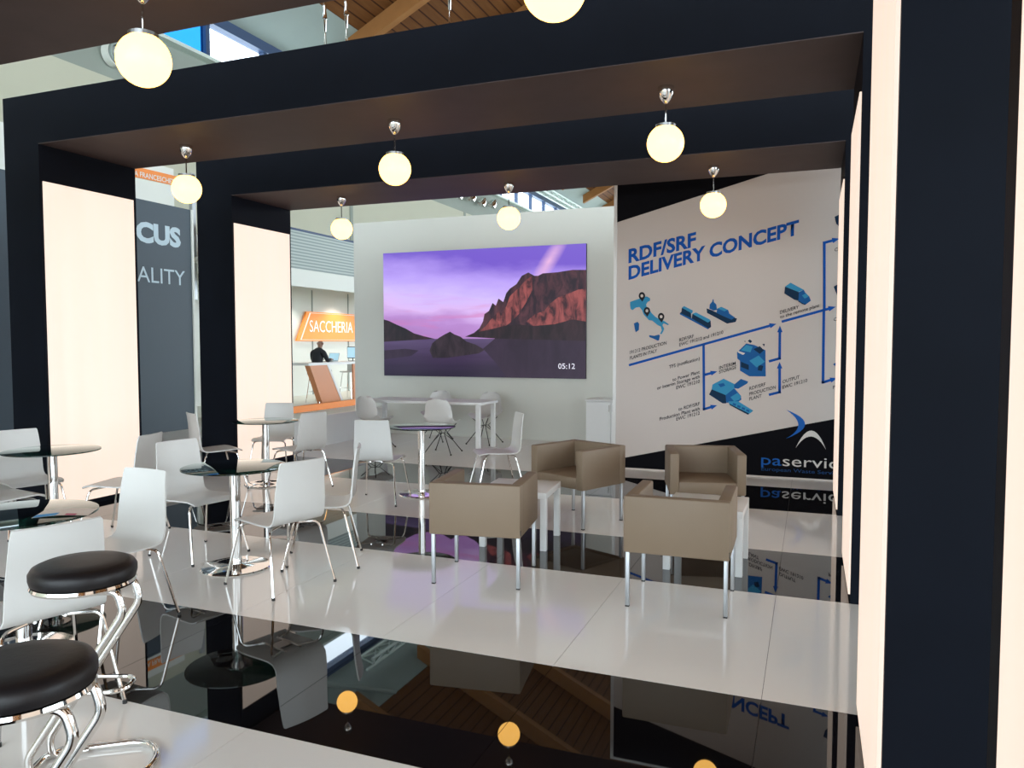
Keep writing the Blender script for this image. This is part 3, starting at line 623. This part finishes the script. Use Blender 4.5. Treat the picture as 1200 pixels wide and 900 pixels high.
# storage building and production plant
gpoly('storage_print', z5([(112, 760), (200, 675), (280, 690), (385, 740), (388, 990), (230, 990), (140, 935), (140, 840), (115, 820)]), 'icon_mid', .003)
for pts, m in (([(150, 740), (200, 690), (262, 705), (240, 760)], 'icon_light'), ([(120, 745), (190, 768), (170, 785), (122, 762)], 'logo_white'), ([(230, 840), (320, 790), (380, 850), (300, 905)], 'icon_light'), ([(270, 730), (330, 700), (370, 740), (330, 775)], 'icon_dark'),
               ([(215, 650), (235, 635), (258, 655), (240, 672)], 'icon_dark'), ([(180, 652), (195, 650), (190, 662)], 'icon_dark'), ([(355, 680), (378, 678), (372, 705)], 'icon_dark'), ([(150, 850), (225, 880), (225, 930), (150, 900)], 'icon_dark'), ([(320, 880), (365, 890), (350, 940), (310, 930)], 'icon_dark')):
    gpoly('storage_print', z5(pts), m, .0045)
z7 = Zm(760, 400, 8.18)
gpoly('plant_print', z7([(612, 415), (720, 358), (825, 410), (820, 455), (750, 520), (605, 460)]), 'icon_light', .003)
gpoly('plant_print', z7([(605, 460), (740, 515), (745, 595), (710, 595), (580, 510)]), 'icon_dark', .0035)
gpoly('plant_print', z7([(740, 515), (822, 450), (885, 520), (890, 560), (860, 580), (745, 590)]), 'icon_mid', .0035)
gpoly('plant_print', z7([(785, 535), (850, 495), (890, 525), (870, 560), (820, 575)]), 'icon_light', .0045)
gpoly('plant_print', z7([(820, 415), (885, 360), (955, 385), (945, 405), (860, 455), (822, 450)]), 'icon_mid', .004)
gpoly('plant_print', z7([(765, 575), (860, 575), (1005, 665), (965, 695), (770, 595)]), 'icon_light', .004); gpoly('plant_print', z7([(770, 595), (965, 692), (955, 705), (780, 612)]), 'icon_dark', .005)
for i in range(4): gpoly('plant_print', z7([(810 + 43 * i, 590 + 20 * i), (840 + 43 * i, 600 + 20 * i), (835 + 43 * i, 620 + 20 * i), (806 + 43 * i, 608 + 20 * i)]), 'icon_mid', .0055)
gpoly('plant_print', z7([(665, 410), (720, 400), (735, 425), (690, 440)]), 'icon_mid', .0045)
gpoly('van_print', [(978, 254), (987, 250), (990, 262), (986, 268), (980, 262)], 'icon_dark', .003); gpoly('van_print', [(977, 336), (987, 330), (990, 345), (981, 346)], 'icon_dark', .003); gpoly('van_print', [(976, 427), (984, 422), (990, 430), (982, 431)], 'icon_mid', .003)
# crescent logo and company lettering
def crescent(name, c0, c1, bulge_o, bulge_i, m):
    a_, b2 = Vector((*c0, 0)), Vector((*c1, 0)); o_, i_ = Vector((*bulge_o, 0)), Vector((*bulge_i, 0))
    def arc(mid): 
        q = mid * 2 - (a_ + b2) * .5; return [a_ * (1 - t) ** 2 + q * 2 * t * (1 - t) + b2 * t * t for t in [k / 12 for k in range(13)]]
    O, I = arc(o_), arc(i_); mb = MB(); vs = [GP(p.x, p.y, .004) for p in O + I]; mb.add(vs, [(k, k + 1, 14 + k, 13 + k) for k in range(12)]); return mb.build(name, m, gw)
crescent('logo_arc', (921, 480), (921, 514), (943.5, 497), (935.5, 498), 'logo_blue')
crescent('logo_arc', (932.4, 525), (968, 527), (951, 504.6), (950.6, 511.5), 'logo_white')
gtext('pa', (892, 544.2), (915.6, 545.8), 12.5, 'logo_blue', 0, 'logo_lettering')
A_ = GP(917, 546, .004); B2 = GP(980, 549.5, .004)
gtext('servic', (917, 545.9), (982, 549.6), 12.5, 'logo_white', 0, 'logo_lettering')
gtext('European Waste Servic', (892, 551.2), (981, 556.6), 4.2, 'logo_dim', .006, 'logo_lettering')

# ================================================================== CHAIRS
def chair_proto():
    t = empty('cafe_chair')
    prof = [(.225, .425, .195), (.215, .437, .205), (.16, .447, .21), (.06, .444, .21), (-.06, .438, .207), (-.14, .437, .205), (-.185, .447, .203), (-.212, .472, .201), (-.224, .51, .20), (-.232, .60, .198), (-.242, .72, .188), (-.256, .82, .180), (-.264, .853, .176), (-.267, .862, .168)]
    vs = []; fs = []; n = 5; th = .011
    for side in (0, 1):
        for i, (x, z, w2) in enumerate(prof):
            a = prof[max(i - 1, 0)]; b = prof[min(i + 1, len(prof) - 1)]; d = Vector((b[0] - a[0], 0, b[1] - a[1])).normalized(); nn = Vector((d.z, 0, -d.x))
            for j in range(n):
                s_ = -1 + 2 * j / (n - 1); curve = -.018 * (1 - s_ * s_) if i > 7 else 0
                vs.append(Vector((x + curve, w2 * s_, z)) + nn * th * side)
    k = len(prof); m_ = k * n
    for i in range(k - 1):
        for j in range(n - 1):
            q = (i * n + j, i * n + j + 1, (i + 1) * n + j + 1, (i + 1) * n + j); fs.append(q); fs.append(tuple(m_ + c for c in reversed(q)))
        for j in (0, n - 1): fs.append((i * n + j, (i + 1) * n + j, m_ + (i + 1) * n + j, m_ + i * n + j))
    for i in (0, k - 1):
        for j in range(n - 1): fs.append((i * n + j, i * n + j + 1, m_ + i * n + j + 1, m_ + i * n + j))
    MB().add(vs, fs, True).build('seat_shell', 'white_ply', t)
    for sx in (1, -1):
        for sy in (1, -1):
            pts = fillet([(sx * .265, sy * .245, .012), (sx * .165, sy * .195, .418), (sx * .10, sy * .06, .422)], .045, 4)
            lg = MB().tube(pts, .0085, 8).build('leg', 'chrome', t)
            MB().lathe([(.011, 0), (.011, .016), (.008, .018)], 8, (sx * .267, sy * .246, 0)).build('foot_cap', 'rubber', lg)
    MB().tube([(.13, .06, .424), (-.13, .06, .424)], .008, 6).tube([(.13, -.06, .424), (-.13, -.06, .424)], .008, 6).box(-.05, .05, -.07, .07, .420, .432).build('under_frame', 'chrome', t)
    return t
ch0 = chair_proto(); first = True
def chair(mx, my, ang, label):
    global first
    o = ch0 if first else copy_tree(ch0); first = False
    a = R(ang); o.location = (mx + .262 * math.cos(a), my + .262 * math.sin(a), 0); o.rotation_euler = (0, 0, a)
    tag(o, label, 'chair', 'white cafe chairs'); return o
chair(-3.07, 4.11, 164, 'white shell chair with its back to us, right of nearest full glass table')
chair(-3.14, 4.87, 210, 'white shell chair seen edge-on just right of the nearest glass table')
chair(-3.74, 3.47, 267, 'white shell chair facing us right behind the bar stools, at the leaflet table')
chair(-4.63, 4.60, -11, 'white shell chair facing right, at left of the nearest glass table')
chair(-6.32, 6.49, 60, 'white shell chair against the dark pillar, left of far table between lit panels')
chair(-5.16, 4.85, 196, 'white shell chair facing left in front of the nearer left lit panel')
chair(-6.53, 4.65, -17, 'white shell chair behind the left glass table, before the dark pillar')
chair(-2.94, 2.27, 161, 'closest white shell chair, its back rising behind the upper bar stool')
chair(-6.35, 8.03, -69, 'white shell chair in front of the farther left lit panel, behind its table')
chair(-5.11, 7.05, 165, 'white shell chair facing left at right of the table before farther lit panel')
chair(-4.06, 6.54, 103, 'white shell chair with its back to us, left of the glass table below the screen')
chair(-2.97, 7.83, 215, 'white shell chair facing left at right of the glass table below the screen')
chair(-5.84, 3.74, 80, 'white shell chair cut by the left frame edge, only its seat showing')

# ================================================================== TABLES
def table(x, y, label, glass='table_glass', r=.365):
    t = empty('glass_table', (x, y, 0)); tag(t, label, 'table', 'round glass tables')
    top = MB().lathe([(0, .728), (r - .001, .728), (r - .001, .738), (0, .738)], 56).build('glass_top', glass, t)
    MB().lathe([(r - .004, .7275), (r, .729), (r, .737), (r - .004, .7385)], 56).build('polished_edge', 'glass_edge', top)
    MB().lathe([(.038, .02), (.038, .70), (.038, .71)], 24).build('column', 'chrome', t)
    MB().lathe([(.10, .716), (.10, .727)], 24).lathe([(.05, .70), (.05, .718)], 24).build('top_plate', 'chrome', t)
    MB().lathe([(.245, 0), (.248, .006), (.240, .014), (.06, .020), (.04, .03)], 48).build('base_disc', 'chrome', t); return t
table(-3.86, 4.37, 'nearest full round glass table on a chrome column, between white chairs')
table(-5.83, 7.12, 'round glass table in front of the farther left lit panel')
table(-3.88, 7.25, 'round glass table below the screen, dark reflection tinted into its top', 'dark_reflection_glass')
table(-5.88, 4.50, 'round glass table in front of the nearer left lit panel')
table(-3.83, 2.74, 'round glass table at left edge holding a leaflet')
lf = empty('leaflet', (-3.60, 2.82, .7385), R(35)); tag(lf, 'open printed leaflet lying on glass table', 'leaflet')
MB().add([(-.13, -.09, .002), (0, -.09, .010), (0, .09, .010), (-.13, .09, .002)], [(0, 1, 2, 3)]).build('page', 'paper', lf)
MB().add([(0, -.09, .010), (.13, -.09, .002), (.13, .09, .002), (0, .09, .010)], [(0, 1, 2, 3)]).build('page', 'paper', lf)
MB().add([(-.125, -.088, .004), (-.02, -.088, .0105), (-.02, -.02, .0105), (-.125, -.02, .004)], [(0, 1, 2, 3)]).build('printed_photo', 'paper_blue', lf)
MB().add([(.02, -.088, .0105), (.07, -.088, .0072), (.07, -.05, .0072), (.02, -.05, .0105)], [(0, 1, 2, 3)]).build('printed_photo', 'paper_red', lf)

# ================================================================== TUB ARMCHAIRS AND LOW TABLES
def arm_proto():
    t = empty('tub_armchair'); W2, D0, D1, z0, z1, th = .315, -.30, .30, .345, .695, .078
    MB().rbox(D0, D0 + th, -W2, W2, z0, z1, .012).build('backrest', 'beige_leather', t)
    for s_ in (-1, 1):
        y0, y1 = sorted((s_ * W2, s_ * (W2 - th))); MB().rbox(D0 + th - .004, D1, y0, y1, z0, z1 - .001, .012).build('armrest', 'beige_leather', t)
    MB().rbox(D0 + th - .01, D1 - .006, -W2 + th - .004, W2 - th + .004, z0 + .002, .455, .018).build('seat', 'beige_leather', t)
    tag(MB().box(D0 + .004, D0 + .012, -W2 - .0015, -W2 + .01, z0 + .02, z0 + .055).build('fabric_tag', 'rubber', t), 'small black tag')
    for sx in (-1, 1):
        for sy in (-1, 1):
            lg = MB().rbox(sx * .265 - .0125, sx * .265 + .0125, sy * .293 - .0125, sy * .293 + .0125, .008, z0 + .004, .003).build('leg', 'grey_metal', t)
            MB().box(sx * .265 - .012, sx * .265 + .012, sy * .293 - .012, sy * .293 + .012, 0, .009).build('foot_cap', 'rubber', lg)
    return t
ac0 = arm_proto()
for i, (x, y, a, l) in enumerate(((-2.10, 4.86, 98.5, 'beige tub armchair with its back to us, left of the front pair'), (-1.975, 6.72, 245, 'beige tub armchair turned towards us beside the screen wall, empty seat showing'),
                                  (-.74, 4.86, 91, 'beige tub armchair with its back to us, right one of the front pair'), (-.86, 6.83, -76, 'beige tub armchair facing us before the black corner of the graphic wall'))):
    o = ac0 if i == 0 else copy_tree(ac0); o.location = (x, y, 0); o.rotation_euler = (0, 0, R(a)); tag(o, l, 'armchair', 'beige tub armchairs')
def low_table(x, y, a, label):
    t = empty('low_table', (x, y, 0), R(a)); tag(t, label, 'side table', 'white low tables')
    MB().rbox(-.275, .275, -.275, .275, .41, .46, .003).build('table_top', 'white_lacquer', t)
    for sx in (-1, 1):
        for sy in (-1, 1): MB().rbox(sx * .25 - .025, sx * .25 + .025, sy * .25 - .025, sy * .25 + .025, 0, .411, .002).build('leg', 'white_lacquer', t)
low_table(-2.20, 5.83, 6, 'square white low table between the two left armchairs')
low_table(-.69, 5.72, 0, 'square white low table between the two right armchairs')

# ================================================================== MEETING SET BELOW THE SCREEN
def shell_chair(x, y, a, label):
    t = empty('wire_base_chair', (x, y, 0), R(a)); tag(t, label, 'chair', 'white shell chairs on wire bases')
    prof = [(.23, .42, .17), (.20, .445, .20), (.08, .45, .23), (-.06, .435, .235), (-.15, .45, .23), (-.20, .50, .225), (-.225, .60, .215), (-.25, .72, .195), (-.265, .80, .15), (-.268, .825, .09)]
    vs = []; fs = []; n = 7; k = len(prof)
    for side in (0, 1):
        for (px_, z, w2) in prof:
            for j in range(n):
                s_ = -1 + 2 * j / (n - 1); e = .05 * abs(s_) ** 3
                vs.append((px_ + (e if z > .5 else 0) - (.006 * side if z > .46 else 0), w2 * s_, z + (e if z <= .5 else 0) - (.006 * side if z <= .46 else 0)))
    m_ = k * n
    for i in range(k - 1):
        for j in range(n - 1):
            q = (i * n + j, i * n + j + 1, (i + 1) * n + j + 1, (i + 1) * n + j); fs.append(q); fs.append(tuple(m_ + c for c in reversed(q)))
        for j in (0, n - 1): fs.append((i * n + j, (i + 1) * n + j, m_ + (i + 1) * n + j, m_ + i * n + j))
    for i in (0, k - 1):
        for j in range(n - 1): fs.append((i * n + j, i * n + j + 1, m_ + i * n + j + 1, m_ + i * n + j))
    MB().add(vs, fs, True).build('seat_shell', 'white_ply', t)
    for sx in (-1, 1):
        for sy in (-1, 1):
            lg = MB().tube([(sx * .16, sy * .15, .43), (sx * .05, sy * .04, .30), (sx * .23, sy * .21, .012)], .007, 6).build('leg', 'rubber', t)
            MB().lathe([(.012, 0), (.012, .02), (.006, .024)], 8, (sx * .232, sy * .212, 0)).build('foot', 'rubber', lg)
    for s_ in (-1, 1): MB().tube([(s_ * .05, s_ * .04, .30), (-s_ * .14, s_ * .126, .16)], .005, 5).tube([(s_ * .05, -s_ * .04, .30), (-s_ * .05, s_ * .04, .30)], .005, 5).build('cross_wire', 'rubber', t)
shell_chair(-6.30, 10.25, 80, 'white wire-base chair at near left end of the white meeting table')
shell_chair(-5.07, 10.15, 95, 'white wire-base chair with its back to us at near side of meeting table')
shell_chair(-5.85, 11.45, -85, 'white wire-base chair behind the meeting table, left one')
shell_chair(-4.93, 11.38, -95, 'white wire-base chair behind the meeting table, right one')
mt = empty('meeting_table', (-5.62, 10.76, 0)); tag(mt, 'long white meeting table under the wall display', 'table')
MB().rbox(-1.03, 1.05, -.33, .33, .70, .74, .004).build('table_top', 'white_lacquer', mt)
for sx in (-1, 1):
    for sy in (-1, 1): MB().box(sx * .98 - .03, sx * .98 + .03, sy * .29 - .03, sy * .29 + .03, 0, .70).build('leg', 'white_lacquer', mt)
cx0 = ony(687, 470, 11.45).x
cb = empty('cabinet', (cx0 + .4, 11.72, 0)); tag(cb, 'low white cabinet in the corner beside the graphic wall', 'cabinet')
MB().box(-.4, .4, -.27, .27, .06, .73).build('body', 'white_lacquer', cb); MB().box(-.415, .415, -.29, .28, .735, .76).build('cabinet_top', 'white_lacquer', cb)
MB().box(-.37, .37, -.24, .25, 0, .06).build('plinth', 'grey_metal', cb)
for s_ in (-1, 1):
    d_ = MB().box(s_ * .2 - .193, s_ * .2 + .193, -.288, -.271, .075, .72).build('door', 'white_lacquer', cb); MB().tube([(s_ * .03, -.30, .58), (s_ * .03, -.30, .68)], .005, 6).build('handle', 'chrome', d_)

# ================================================================== BAR STOOLS
def stool(x, y, a, label):
    t = empty('bar_stool', (x, y, 0), a); tag(t, label, 'bar stool', 'black leather bar stools')
    r = .182
    MB().lathe([(0, .735), (r - .02, .735), (r - .004, .742), (r, .757), (r, .778), (r - .010, .795), (r - .034, .805), (r * .5, .809), (0, .810)], 48).build('cushion', 'black_leather', t)
    MB().lathe([(r - .03, .718), (r - .006, .718), (r - .002, .726), (r - .006, .736), (r - .03, .736)], 48).lathe([(0, .724), (r - .02, .724), (r - .02, .732), (0, .732)], 32).build('seat_ring', 'chrome', t)
    sy = .075
    for s_ in (-1, 1):
        pts = fillet([(.0, s_ * sy, .712), (.150, s_ * sy, .712), (.172, s_ * sy, .63), (-.185, s_ * sy, .09), (-.175, s_ * sy, .016), (-.06, s_ * sy * 1.6, .016)], .03, 5)
        MB().tube(pts, .0145, 12).build('slanted_tube', 'chrome', t)
    loop = [(-.16, -.12, .016)] + [(.10 + .135 * math.cos(b), .165 * math.sin(b), .016) for b in [R(k) for k in range(-90, 91, 15)]] + [(-.16, .12, .016)] + [(-.20, .06, .016), (-.20, -.06, .016)]
    MB().tube(loop, .0145, 10, closed=True).build('base_loop', 'chrome', t)
    MB().tube(fillet([(-.02, -sy, .33), (.16, -sy * .9, .33), (.16, sy * .9, .33), (-.02, sy, .33)], .06, 5), .009, 8).build('footrest', 'chrome', t)
    return t
stool(-2.53, 2.05, YAW + R(4), 'bar stool with round black seat, the farther and fully framed one')
stool(-1.885, 1.33, YAW + R(4), 'bar stool with round black seat cut by left edge of the picture')
